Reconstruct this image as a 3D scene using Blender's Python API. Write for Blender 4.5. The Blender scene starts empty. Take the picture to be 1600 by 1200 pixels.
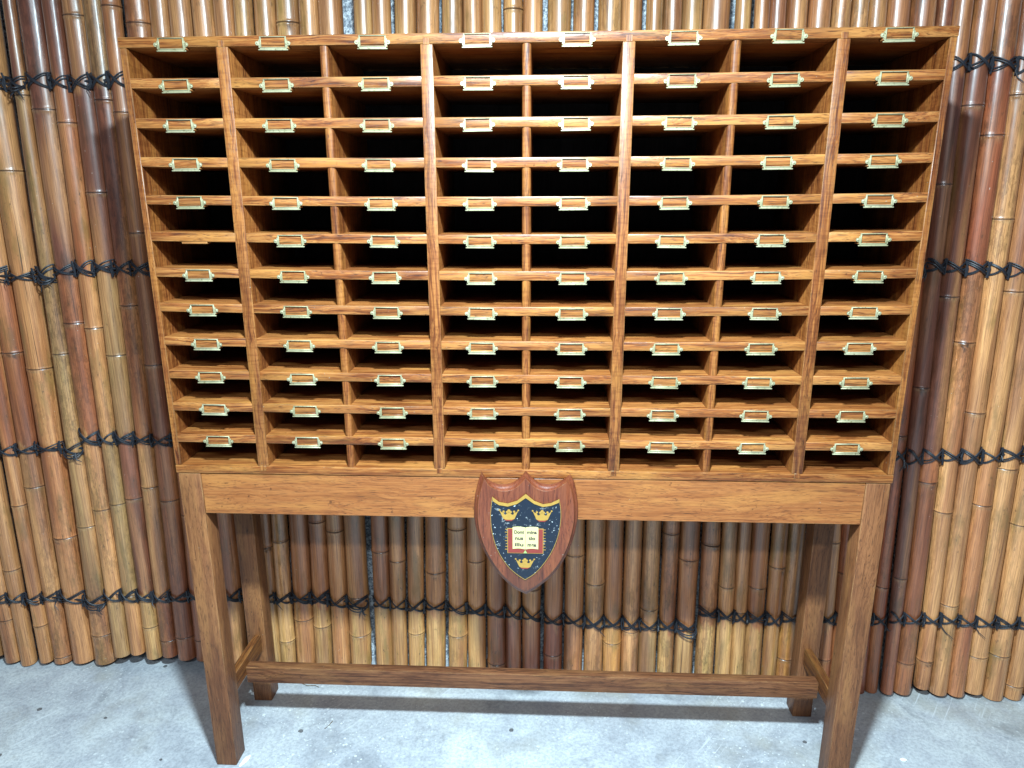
import bpy, bmesh, math, random
from mathutils import Vector, Matrix, noise
random.seed(7)
S = bpy.context.scene
COL = S.collection
GROUND = 1.6109          # all measured heights are relative to the cabinet top; everything is lifted by this

# ------------------------------------------------------------------ camera
cd = bpy.data.cameras.new('camera'); cam = bpy.data.objects.new('camera', cd); COL.objects.link(cam)
S.camera = cam
cd.sensor_fit = 'HORIZONTAL'; cd.sensor_width = 36; cd.lens = 24.5366
cd.clip_start = 0.02; cd.clip_end = 200
R_, U_, F_ = (0.998919, 0.046396, -0.003022), (-0.008918, 0.254991, 0.966902), (-0.045631, 0.96583, -0.255129)
cam.matrix_world = Matrix(((R_[0], U_[0], -F_[0], 0.78543), (R_[1], U_[1], -F_[1], -1.36379),
                           (R_[2], U_[2], -F_[2], -0.29007 + GROUND), (0, 0, 0, 1)))

# ------------------------------------------------------------------ light
W = bpy.data.worlds.new('World'); S.world = W; W.use_nodes = True
bg = W.node_tree.nodes['Background']; bg.inputs[0].default_value = (0.70, 0.80, 1.0, 1); bg.inputs[1].default_value = 0.17

def lamp(name, loc, target, size, power, col, size_y=None):
    l = bpy.data.lights.new(name, 'AREA'); o = bpy.data.objects.new(name, l); COL.objects.link(o)
    l.energy = power; l.color = col
    if size_y: l.shape = 'RECTANGLE'; l.size = size; l.size_y = size_y
    else: l.shape = 'DISK'; l.size = size
    o.location = (loc[0], loc[1], loc[2] + GROUND)
    o.rotation_euler = (Vector(target) - Vector(loc)).to_track_quat('-Z', 'Y').to_euler()
    return o
lamp('key_lamp', (0.78, -0.93, 0.37), (0.78, -0.90, -1.0), 0.12, 146, (0.66, 0.88, 1.0))
lamp('tube_lamp', (0.85, -2.7, 1.05), (0.8, -1.7, -1.6), 1.3, 78, (0.76, 0.90, 1.0), 0.12)

S.render.engine = 'CYCLES'
S.view_settings.view_transform = 'Standard'; S.view_settings.look = 'None'
S.view_settings.exposure = 0.12; S.view_settings.gamma = 1.0
S.view_settings.use_curve_mapping = False
S.render.resolution_x = 1024; S.render.resolution_y = 768

# ------------------------------------------------------------------ helpers
def lin(c):
    return tuple(((v / 255) / 12.92 if v / 255 <= 0.04045 else (((v / 255) + 0.055) / 1.055) ** 2.4) for v in c)

class NT:
    """small node-graph builder"""
    def __init__(s, name):
        s.m = bpy.data.materials.new(name); s.m.use_nodes = True
        s.t = s.m.node_tree; s.t.nodes.clear()
        s.out = s.n('ShaderNodeOutputMaterial'); s.p = s.n('ShaderNodeBsdfPrincipled')
        s.l(s.p.outputs[0], s.out.inputs[0])
    def n(s, typ, **kw):
        x = s.t.nodes.new(typ)
        for k, v in kw.items(): setattr(x, k, v)
        return x
    def l(s, a, b): s.t.links.new(a, b)
    def put(s, sock, v):
        if isinstance(v, bpy.types.NodeSocket): s.l(v, sock)
        elif isinstance(v, tuple) and len(v) == 3 and sock.type == 'RGBA': sock.default_value = (*v, 1)
        else: sock.default_value = v
    def math(s, op, a, b=0.0, clamp=False):
        x = s.n('ShaderNodeMath', operation=op); x.use_clamp = clamp; s.put(x.inputs[0], a); s.put(x.inputs[1], b); return x.outputs[0]
    def vmath(s, op, a, b):
        x = s.n('ShaderNodeVectorMath', operation=op); s.put(x.inputs[0], a); s.put(x.inputs[1], b); return x.outputs[0]
    def noise(s, vec, scale, detail=2.0, rough=0.5, dist=0.0):
        x = s.n('ShaderNodeTexNoise'); s.put(x.inputs['Vector'], vec)
        x.inputs['Scale'].default_value = scale; x.inputs['Detail'].default_value = detail
        x.inputs['Roughness'].default_value = rough; x.inputs['Distortion'].default_value = dist
        return x.outputs['Fac']
    def ramp(s, f, stops):
        x = s.n('ShaderNodeValToRGB'); s.put(x.inputs[0], f); e = x.color_ramp.elements
        while len(e) < len(stops): e.new(0.5)
        for q, (p, c) in zip(e, stops):
            q.position = p; q.color = (*c, 1) if isinstance(c, tuple) else (c, c, c, 1)
        return x.outputs[0]
    def mix(s, f, a, b, typ='MIX'):
        x = s.n('ShaderNodeMix', data_type='RGBA', blend_type=typ); s.put(x.inputs[0], f); s.put(x.inputs[6], a); s.put(x.inputs[7], b); return x.outputs[2]
    def bump(s, h, strength, dist=0.001, prev=None):
        x = s.n('ShaderNodeBump'); x.inputs['Strength'].default_value = strength; x.inputs['Distance'].default_value = dist
        s.put(x.inputs['Height'], h)
        if prev: s.l(prev, x.inputs['Normal'])
        return x.outputs[0]
    def coords(s, scale=(1, 1, 1)):
        tc = s.n('ShaderNodeTexCoord'); oi = s.n('ShaderNodeObjectInfo')
        v = s.n('ShaderNodeCombineXYZ')
        r = oi.outputs['Random']
        s.put(v.inputs[0], s.math('MULTIPLY', r, 37.0)); s.put(v.inputs[1], s.math('MULTIPLY', r, 91.7)); s.put(v.inputs[2], s.math('MULTIPLY', r, 63.1))
        a = s.vmath('ADD', tc.outputs['Object'], v.outputs[0])
        s.rand = r; s.raw = tc.outputs['Object']
        return a
    def sc(s, v, k): return s.vmath('MULTIPLY', v, k)

def wood(name, axis, light, mid, dark, rough=0.36, coat=0.16, ray=0.0, stain=0.5, var=0.45, alb=(0.46, 0.39, 0.32), soft=0.0, wear=0.7):
    m = NT(name); v = m.coords()
    def st(al, ac):
        k = [ac, ac, ac]; k['xyz'.index(axis)] = al; return tuple(k)
    warp = m.noise(m.sc(v, st(2.2, 9)), 1.0, 3, 0.55)
    wv = m.n('ShaderNodeCombineXYZ'); 
    for i in range(3): m.put(wv.inputs[i], m.math('MULTIPLY', warp, 0.0 if i == 'xyz'.index(axis) else 0.05))
    vw = m.vmath('ADD', v, wv.outputs[0])
    rings = m.noise(m.sc(vw, st(4.0, 190)), 1.0, 3, 0.62, 0.5)
    fine = m.noise(m.sc(vw, st(14, 620)), 1.0, 3, 0.65)
    pores = m.noise(m.sc(vw, st(30, 1100)), 1.0, 2, 0.5)
    big = m.noise(m.sc(v, st(3.5, 14)), 1.0, 3, 0.6)
    f = m.math('ADD', m.math('MULTIPLY', rings, 0.65), m.math('MULTIPLY', fine, 0.35))
    c = m.ramp(f, [(0.37, dark), (0.47, mid), (0.57, light), (0.68, tuple(min(1, x * 1.12) for x in light))])
    if soft: c = m.mix(soft, c, mid)
    # board to board tone
    c = m.mix(m.math('MULTIPLY', m.rand, var), c, m.mix(1.0, c, (0.62, 0.46, 0.36), 'MULTIPLY'))
    # old stain patches and rubbed pale patches
    c = m.mix(m.math('MULTIPLY', m.ramp(big, [(0.48, 0.0), (0.62, 1.0)]), stain), c, m.mix(1.0, c, (0.42, 0.33, 0.34), 'MULTIPLY'))
    c = m.mix(m.math('MULTIPLY', m.ramp(m.noise(m.sc(v, st(5, 30)), 1.0, 4, 0.6), [(0.50, 0.0), (0.66, 1.0)]), 0.55), c, (min(1, light[0] * 1.15), light[1] * 1.22, light[2] * 1.05))
    pr = m.ramp(pores, [(0.33, 1.0), (0.43, 0.0)])
    c = m.mix(m.math('MULTIPLY', pr, 0.80), c, tuple(x * 0.45 for x in dark))
    if ray:
        rk = m.noise(m.sc(vw, st(170, 26)), 1.0, 2, 0.5, 0.8)
        rf = m.math('MULTIPLY', m.ramp(rk, [(0.50, 0.0), (0.60, 1.0)]), ray)
        c = m.mix(rf, c, m.mix(1.0, c, (0.55, 0.42, 0.34), 'MULTIPLY'))
    # small white nicks
    nick = m.ramp(m.noise(v, 160, 1, 0.5), [(0.80, 0.0), (0.82, 1.0)])
    c = m.mix(m.math('MULTIPLY', nick, 0.6), c, (0.6, 0.58, 0.5))
    bv = m.n('ShaderNodeBevel', samples=4); bv.inputs['Radius'].default_value = 0.0022
    ge = m.n('ShaderNodeNewGeometry'); dt = m.n('ShaderNodeVectorMath', operation='DOT_PRODUCT')
    m.l(bv.outputs[0], dt.inputs[0]); m.l(ge.outputs['Normal'], dt.inputs[1])
    edge = m.ramp(dt.outputs['Value'], [(0.90, 1.0), (0.985, 0.0)])
    edge = m.math('MULTIPLY', edge, m.ramp(m.noise(m.sc(v, st(25, 60)), 1.0, 3, 0.6), [(0.40, 0.05), (0.62, 0.85)]))
    c = m.mix(m.math('MULTIPLY', edge, wear), c, lin((240, 200, 140)))
    spot = m.ramp(m.noise(v, 75, 2, 0.6), [(0.70, 0.0), (0.76, 1.0)])
    c = m.mix(m.math('MULTIPLY', spot, 0.6), c, lin((70, 36, 20)))
    c = m.mix(1.0, c, alb, 'MULTIPLY')
    m.p.inputs['Specular IOR Level'].default_value = 0.28
    m.put(m.p.inputs['Base Color'], c)
    m.put(m.p.inputs['Roughness'], m.math('ADD', rough, m.math('MULTIPLY', m.noise(m.sc(v, st(8, 40)), 1.0, 3), 0.22)))
    m.p.inputs['Coat Weight'].default_value = coat; m.p.inputs['Coat Roughness'].default_value = 0.24
    h = m.math('SUBTRACT', m.math('MULTIPLY', fine, 0.5), pr)
    b = m.bump(h, 0.35, 0.0006)
    b = m.bump(m.noise(v, 26, 2), 0.25, 0.002, b)
    m.put(m.p.inputs['Normal'], b); m.put(m.p.inputs['Coat Normal'], m.bump(m.noise(v, 34, 3), 0.22, 0.002))
    return m.m

def col_simple(name, c, rough=0.5, metal=0.0, amt=0.12, scale=40):
    m = NT(name); v = m.coords()
    f = m.noise(v, scale, 4, 0.6)
    m.put(m.p.inputs['Base Color'], m.mix(f, tuple(x * (1 - amt * 2) for x in c), tuple(min(1, x * (1 + amt * 2)) for x in c)))
    m.p.inputs['Roughness'].default_value = rough; m.p.inputs['Metallic'].default_value = metal
    m.put(m.p.inputs['Normal'], m.bump(f, 0.2, 0.0006))
    return m.m

def box(bm, x0, x1, y0, y1, z0, z1, bev=0.0012, seg=1):
    n0 = len(bm.verts)
    r = bmesh.ops.create_cube(bm, size=1)
    vs = r['verts']
    for v in vs:
        v.co = Vector(((x0 + x1) / 2 + v.co.x * (x1 - x0), (y0 + y1) / 2 + v.co.y * (y1 - y0), (z0 + z1) / 2 + v.co.z * (z1 - z0)))
    if bev > 0:
        es = list({e for v in vs for e in v.link_edges})
        bmesh.ops.bevel(bm, geom=es, offset=bev, segments=seg, affect='EDGES', profile=0.5)

def prism(bm, pts, y0, y1, bev=0.0, seg=2):
    """outline in x,z extruded from y0 (front) to y1 (back); front rim bevelled"""
    a = [bm.verts.new((x, y0, z)) for x, z in pts]; b = [bm.verts.new((x, y1, z)) for x, z in pts]
    n = len(pts); rim = []
    f = bm.faces.new(a); g = bm.faces.new(list(reversed(b)))
    for i in range(n):
        bm.faces.new((a[i], b[i], b[(i + 1) % n], a[(i + 1) % n]))
    bm.normal_update()
    if bev: bmesh.ops.bevel(bm, geom=list(f.edges), offset=bev, segments=seg, affect='EDGES', profile=0.6)

def tube(bm, path, rad, sides=6, cap=True):
    rings = []; n = len(path)
    for i, p in enumerate(path):
        p = Vector(p); d = (Vector(path[min(i + 1, n - 1)]) - Vector(path[max(i - 1, 0)])).normalized()
        up = Vector((0, 1, 0)) if abs(d.y) < 0.9 else Vector((1, 0, 0))
        s = d.cross(up).normalized(); t = s.cross(d)
        r = rad[i] if isinstance(rad, (list, tuple)) else rad
        rings.append([bm.verts.new(p + (s * math.cos(a) + t * math.sin(a)) * r) for a in [2 * math.pi * k / sides for k in range(sides)]])
    for A, B in zip(rings, rings[1:]):
        for k in range(sides): bm.faces.new((A[k], A[(k + 1) % sides], B[(k + 1) % sides], B[k]))
    if cap:
        bm.faces.new(rings[0]); bm.faces.new(list(reversed(rings[-1])))

def blob(bm, c, r, seed=0, sub=2):
    res = bmesh.ops.create_icosphere(bm, subdivisions=sub, radius=1)
    for v in res['verts']:
        k = 1 + 0.35 * noise.noise(v.co * 1.7 + Vector((seed * 3.1, 0, 0)))
        v.co = Vector((c[0] + v.co.x * r[0] * k, c[1] + v.co.y * r[1] * k, c[2] + v.co.z * r[2] * k))

def finish(name, bm, mat, parent=None, smooth=True, label=None, origin=None):
    bmesh.ops.recalc_face_normals(bm, faces=bm.faces[:])
    me = bpy.data.meshes.new(name)
    if origin is not None: bmesh.ops.translate(bm, verts=bm.verts[:], vec=-Vector(origin))
    bm.to_mesh(me); bm.free()
    if mat: me.materials.append(mat)
    if smooth:
        for p in me.polygons: p.use_smooth = True
        try: me.set_sharp_from_angle(angle=math.radians(38))
        except Exception: pass
    o = bpy.data.objects.new(name, me); COL.objects.link(o)
    if parent is not None:
        o.parent = parent
        top = parent
        off = Vector(origin) if origin is not None else Vector((0, 0, 0))
        o.location = off - Vector(parent['_base']) if '_base' in parent else off
    elif origin is not None: o.location = origin
    o['_base'] = tuple(origin) if origin is not None else (0.0, 0.0, 0.0)
    if label: o['label'] = label
    return o

def thing(name, base, label, cat, group=None):
    o = bpy.data.objects.new(name, None); COL.objects.link(o); o.location = base; o['_base'] = tuple(base)
    o.empty_display_size = 0.1
    tag(o, label, cat, group); return o
def tag(o, label, cat, group=None):
    o['label'] = label; o['category'] = cat
    if group: o['group'] = group
B = bmesh.new
ZF = -1.6109
# ------------------------------------------------------------------ materials
OL, OM, OD = lin((222, 160, 96)), lin((184, 114, 60)), lin((112, 62, 34))
WX = wood('oak_along_x', 'x', OL, OM, OD, ray=0.0, stain=0.55)
WZ = wood('oak_upright', 'z', lin((206, 142, 80)), lin((168, 102, 54)), lin((108, 60, 32)), ray=0.42, stain=0.5)
WY = wood('oak_in_depth', 'y', OL, OM, OD, stain=0.4)
SL, SM, SD = lin((216, 150, 92)), lin((188, 120, 68)), lin((134, 78, 44))
STX = wood('stand_oak_along_x', 'x', SL, SM, SD, rough=0.42, coat=0.12, ray=0.0, stain=0.30, var=0.1, soft=0.45)
STZ = wood('stand_oak_upright', 'z', lin((194, 134, 90)), lin((160, 104, 66)), lin((104, 64, 42)), rough=0.42, coat=0.12, stain=0.45, var=0.1, soft=0.45, alb=(0.46, 0.42, 0.38))
STR = wood('stretcher_oak', 'x', lin((172, 122, 88)), lin((140, 92, 64)), lin((88, 56, 42)), rough=0.45, coat=0.1, stain=0.4, var=0.1)
STY = wood('stretcher_oak_in_depth', 'y', lin((176, 120, 66)), lin((136, 84, 46)), lin((80, 46, 28)), rough=0.45, coat=0.1, stain=0.4, var=0.1)
PLQ = wood('plaque_mahogany', 'z', lin((172, 98, 64)), lin((146, 76, 50)), lin((104, 52, 38)), rough=0.3, coat=0.4, stain=0.1, var=0.0, soft=0.4, alb=(0.44, 0.40, 0.38), wear=0.3)
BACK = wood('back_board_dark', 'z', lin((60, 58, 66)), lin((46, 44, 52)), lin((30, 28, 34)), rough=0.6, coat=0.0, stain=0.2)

def brass():
    m = NT('tarnished_brass'); v = m.coords()
    f = m.noise(v, 90, 4, 0.6)
    c = m.mix(f, lin((130, 124, 96)), lin((176, 170, 140)))
    c = m.mix(m.math('MULTIPLY', m.rand, 0.5), c, lin((136, 130, 92)))
    c = m.mix(m.ramp(m.noise(v, 260, 2), [(0.60, 0.0), (0.70, 0.8)]), c, lin((96, 86, 52)))
    m.put(m.p.inputs['Base Color'], c)
    m.p.inputs['Metallic'].default_value = 0.35
    m.put(m.p.inputs['Roughness'], m.math('ADD', 0.36, m.math('MULTIPLY', f, 0.2)))
    m.put(m.p.inputs['Normal'], m.bump(m.noise(v, 420, 2), 0.25, 0.0005))
    return m.m
BRASS = brass()

def bamboo_mat():
    m = NT('bamboo_cane'); v = m.coords()
    at = m.n('ShaderNodeAttribute', attribute_name='tone'); base = at.outputs['Color']
    wx = m.noise(m.sc(v, (30, 30, 1.2)), 1.0, 3, 0.6)
    fib = m.noise(m.sc(v, (420, 420, 5)), 1.0, 4, 0.65)
    fib2 = m.noise(m.sc(v, (1100, 1100, 16)), 1.0, 2, 0.6)
    f = m.math('ADD', m.math('MULTIPLY', fib, 0.6), m.math('MULTIPLY', fib2, 0.4))
    c = m.mix(m.ramp(f, [(0.36, 0.0), (0.60, 1.0)]), m.mix(1.0, base, (0.50, 0.43, 0.38), 'MULTIPLY'), m.mix(1.0, base, (1.24, 1.23, 1.18), 'MULTIPLY'))
    # long soft tone streaks
    c = m.mix(m.ramp(wx, [(0.42, 0.0), (0.62, 1.0)]), c, m.mix(1.0, c, (0.66, 0.55, 0.50), 'MULTIPLY'))
    # mottled olive / grey weathering
    bl = m.noise(m.sc(v, (24, 24, 6)), 1.0, 5, 0.65)
    c = m.mix(m.math('MULTIPLY', m.ramp(bl, [(0.53, 0.0), (0.68, 1.0)]), 0.85), c, m.mix(1.0, base, lin((176, 182, 160)), 'MULTIPLY'))
    sp = m.noise(m.sc(v, (150, 150, 60)), 1.0, 3, 0.6)
    c = m.mix(m.math('MULTIPLY', m.ramp(sp, [(0.62, 0.0), (0.72, 1.0)]), m.ramp(bl, [(0.42, 0.0), (0.6, 0.75)])), c, lin((62, 46, 34)))
    # hair cracks
    ck = m.ramp(m.noise(m.sc(v, (230, 230, 1.6)), 1.0, 1, 0.5), [(0.765, 0.0), (0.785, 1.0)])
    c = m.mix(m.math('MULTIPLY', ck, 0.75), c, lin((36, 24, 18)))
    fl = m.ramp(m.noise(v, 240, 1, 0.5), [(0.80, 0.0), (0.815, 1.0)])
    c = m.mix(m.math('MULTIPLY', fl, 0.7), c, (0.62, 0.60, 0.55))
    # grey mould and soot mottling, strong on some canes only
    mo = m.noise(m.sc(v, (60, 60, 22)), 1.0, 5, 0.7)
    own = m.ramp(m.rand, [(0.45, 0.10), (0.90, 0.8)])
    zone = m.ramp(m.noise(m.sc(v, (8, 8, 2.2)), 1.0, 2), [(0.44, 0.0), (0.56, 1.0)])
    c = m.mix(m.math('MULTIPLY', m.math('MULTIPLY', m.ramp(mo, [(0.47, 0.0), (0.56, 1.0)]), own), zone), c, m.mix(1.0, c, m.mix(m.ramp(mo, [(0.52, 0.0), (0.62, 1.0)]), (0.30, 0.27, 0.25), (0.90, 0.95, 0.90)), 'MULTIPLY'))
    c = m.mix(1.0, c, (0.90, 0.82, 0.75), 'MULTIPLY')
    m.put(m.p.inputs['Base Color'], c)
    rr = m.ramp(m.noise(m.sc(v, (40, 40, 5)), 1.0, 3, 0.6), [(0.35, 0.36), (0.70, 0.55)])
    m.put(m.p.inputs['Roughness'], m.math('ADD', rr, 0.0))
    m.p.inputs['Coat Weight'].default_value = 0.55; m.p.inputs['Coat Roughness'].default_value = 0.24
    b = m.bump(m.math('SUBTRACT', f, ck), 0.30, 0.0008)
    b = m.bump(m.noise(m.sc(v, (34, 34, 9)), 1.0, 2), 0.35, 0.004, b)
    m.put(m.p.inputs['Normal'], b)
    m.put(m.p.inputs['Coat Normal'], m.bump(m.noise(m.sc(v, (60, 60, 12)), 1.0, 3), 0.3, 0.003))
    return m.m
BAM = bamboo_mat()

def rope_mat():
    m = NT('black_twine'); v = m.coords()
    f = m.noise(m.sc(v, (500, 500, 900)), 1.0, 2)
    m.put(m.p.inputs['Base Color'], m.mix(f, lin((11, 11, 14)), lin((42, 44, 52))))
    m.p.inputs['Roughness'].default_value = 0.45
    m.put(m.p.inputs['Normal'], m.bump(f, 0.6, 0.001))
    return m.m
ROPE = rope_mat()

def floor_mat():
    m = NT('concrete_floor'); v = m.coords(); v = m.raw
    a = m.noise(v, 1.6, 5, 0.6, 0.3); b = m.noise(v, 9, 6, 0.65, 0.5); g = m.noise(v, 120, 4, 0.7)
    c = m.ramp(m.math('ADD', m.math('MULTIPLY', a, 0.5), m.math('MULTIPLY', b, 0.5)),
               [(0.34, lin((148, 150, 156))), (0.45, lin((186, 188, 192))), (0.55, lin((206, 208, 208))), (0.68, lin((226, 226, 222)))])
    c = m.mix(m.math('MULTIPLY', m.ramp(g, [(0.40, 1.0), (0.56, 0.0)]), 0.35), c, lin((120, 122, 128)))
    c = m.mix(m.math('MULTIPLY', m.ramp(m.noise(v, 4.3, 4, 0.6), [(0.52, 0.0), (0.66, 1.0)]), 0.50), c, lin((160, 154, 140)))
    c = m.mix(m.math('MULTIPLY', m.ramp(m.noise(v, 5.5, 5, 0.7, 0.6), [(0.57, 0.0), (0.70, 1.0)]), 0.50), c, lin((112, 114, 120)))
    # trowel scratches running diagonally
    r = m.n('ShaderNodeVectorRotate', rotation_type='Z_AXIS'); m.put(r.inputs['Vector'], v); r.inputs['Angle'].default_value = math.radians(-52)
    s = m.noise(m.sc(r.outputs[0], (5, 120, 1)), 1.0, 3, 0.6, 0.3)
    msk = m.ramp(m.noise(v, 3.1, 2), [(0.50, 0.0), (0.60, 1.0)])
    c = m.mix(m.math('MULTIPLY', m.math('MULTIPLY', m.ramp(s, [(0.60, 0.0), (0.68, 1.0)]), msk), 0.6), c, lin((222, 224, 226)))
    # white paint spots in three sizes, thicker in the middle of the floor
    near = m.ramp(m.noise(v, 2.3, 2), [(0.40, 0.15), (0.60, 1.0)])
    for sc, th, am in ((55, 0.17, 0.85), (110, 0.20, 0.8), (26, 0.10, 0.9)):
        vo = m.n('ShaderNodeTexVoronoi'); m.put(vo.inputs['Vector'], m.vmath('ADD', v, (sc, 0.3, 0))); vo.inputs['Scale'].default_value = sc
        sel = m.ramp(m.noise(vo.outputs['Position'], 37.0, 0), [(0.51, 0.0), (0.53, 1.0)])
        dn = m.math('ADD', vo.outputs['Distance'], m.math('MULTIPLY', m.noise(v, sc * 5, 2), 0.12))
        sp = m.math('MULTIPLY', m.math('MULTIPLY', m.math('LESS_THAN', dn, th + 0.06), sel), near)
        c = m.mix(m.math('MULTIPLY', sp, am), c, lin((226, 228, 226)))
    # dark oil drips
    vo = m.n('ShaderNodeTexVoronoi'); m.put(vo.inputs['Vector'], m.vmath('ADD', v, (3.3, 7.1, 0))); vo.inputs['Scale'].default_value = 17
    sel = m.ramp(m.noise(vo.outputs['Position'], 23.0, 0), [(0.60, 0.0), (0.63, 1.0)])
    dn = m.math('ADD', vo.outputs['Distance'], m.math('MULTIPLY', m.noise(v, 90, 3), 0.12))
    c = m.mix(m.math('MULTIPLY', m.math('MULTIPLY', m.math('LESS_THAN', dn, 0.17), sel), 0.8), c, lin((62, 58, 58)))
    c = m.mix(1.0, c, (0.66, 0.67, 0.68), 'MULTIPLY')
    m.put(m.p.inputs['Base Color'], c)
    m.put(m.p.inputs['Roughness'], m.ramp(b, [(0.35, 0.42), (0.65, 0.72)]))
    bb = m.bump(g, 0.35, 0.0015); bb = m.bump(b, 0.3, 0.006, bb)
    m.put(m.p.inputs['Normal'], bb)
    return m.m

def wall_mat():
    m = NT('speckled_plaster'); v = m.coords()
    f = m.noise(v, 170, 4, 0.7)
    c = m.ramp(f, [(0.40, lin((100, 106, 116))), (0.50, lin((160, 168, 176))), (0.62, lin((224, 228, 230)))])
    m.put(m.p.inputs['Base Color'], c); m.p.inputs['Roughness'].default_value = 0.7
    m.put(m.p.inputs['Normal'], m.bump(f, 0.6, 0.003))
    return m.m

# ------------------------------------------------------------------ setting
bm = B(); bmesh.ops.create_grid(bm, x_segments=2, y_segments=2, size=6)
fl = finish('floor', bm, floor_mat()); fl.location = (0.75, -1.0, ZF); fl['kind'] = 'structure'
bm = B(); box(bm, -3.0, 4.6, 0.425, 0.56, ZF, 1.3, 0.0)
wl = finish('plaster_wall', bm, wall_mat(), origin=(0.8, 0.49, ZF))
tag(wl, 'pale speckled plaster wall glimpsed through the gaps between the bamboo canes', 'wall')

# ------------------------------------------------------------------ bamboo screens
# tan, pale straw, golden, mid brown, olive, dark brown, red brown, blackish brown, plum brown, warm brown
PAL = [(196, 146, 98), (204, 164, 108), (208, 154, 88), (164, 104, 68), (160, 128, 86),
       (126, 78, 58), (154, 86, 56), (116, 72, 58), (148, 92, 68), (178, 122, 80)]
# colour of each cane above, between and below the four lashings, as numbers into PAL
TONES = [  # behind the cabinet the fourth colour is lightened to offset the shade there
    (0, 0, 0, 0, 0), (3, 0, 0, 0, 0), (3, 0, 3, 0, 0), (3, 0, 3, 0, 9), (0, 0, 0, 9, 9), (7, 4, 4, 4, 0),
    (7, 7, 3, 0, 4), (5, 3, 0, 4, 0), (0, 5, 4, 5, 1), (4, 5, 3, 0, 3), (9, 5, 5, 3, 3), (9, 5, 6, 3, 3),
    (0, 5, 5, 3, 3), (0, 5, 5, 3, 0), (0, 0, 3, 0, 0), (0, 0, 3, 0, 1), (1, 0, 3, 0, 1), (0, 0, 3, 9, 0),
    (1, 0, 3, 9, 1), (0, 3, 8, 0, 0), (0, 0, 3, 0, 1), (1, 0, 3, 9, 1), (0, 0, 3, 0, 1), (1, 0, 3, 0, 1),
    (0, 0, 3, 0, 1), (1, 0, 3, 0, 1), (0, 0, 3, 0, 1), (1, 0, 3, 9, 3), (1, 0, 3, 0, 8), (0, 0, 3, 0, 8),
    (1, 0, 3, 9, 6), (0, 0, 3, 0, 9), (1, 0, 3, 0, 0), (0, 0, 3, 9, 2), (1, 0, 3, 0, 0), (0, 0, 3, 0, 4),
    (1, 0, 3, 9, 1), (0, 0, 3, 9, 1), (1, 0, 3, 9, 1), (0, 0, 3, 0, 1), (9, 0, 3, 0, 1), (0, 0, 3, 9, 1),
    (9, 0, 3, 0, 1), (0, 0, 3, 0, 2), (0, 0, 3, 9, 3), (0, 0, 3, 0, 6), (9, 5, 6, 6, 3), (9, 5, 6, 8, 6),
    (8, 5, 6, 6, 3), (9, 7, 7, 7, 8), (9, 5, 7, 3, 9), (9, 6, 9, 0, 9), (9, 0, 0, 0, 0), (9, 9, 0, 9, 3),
    (0, 0, 0, 0, 0), (0, 0, 0, 0, 0), (0, 0, 0, 0, 0),
]

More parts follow.
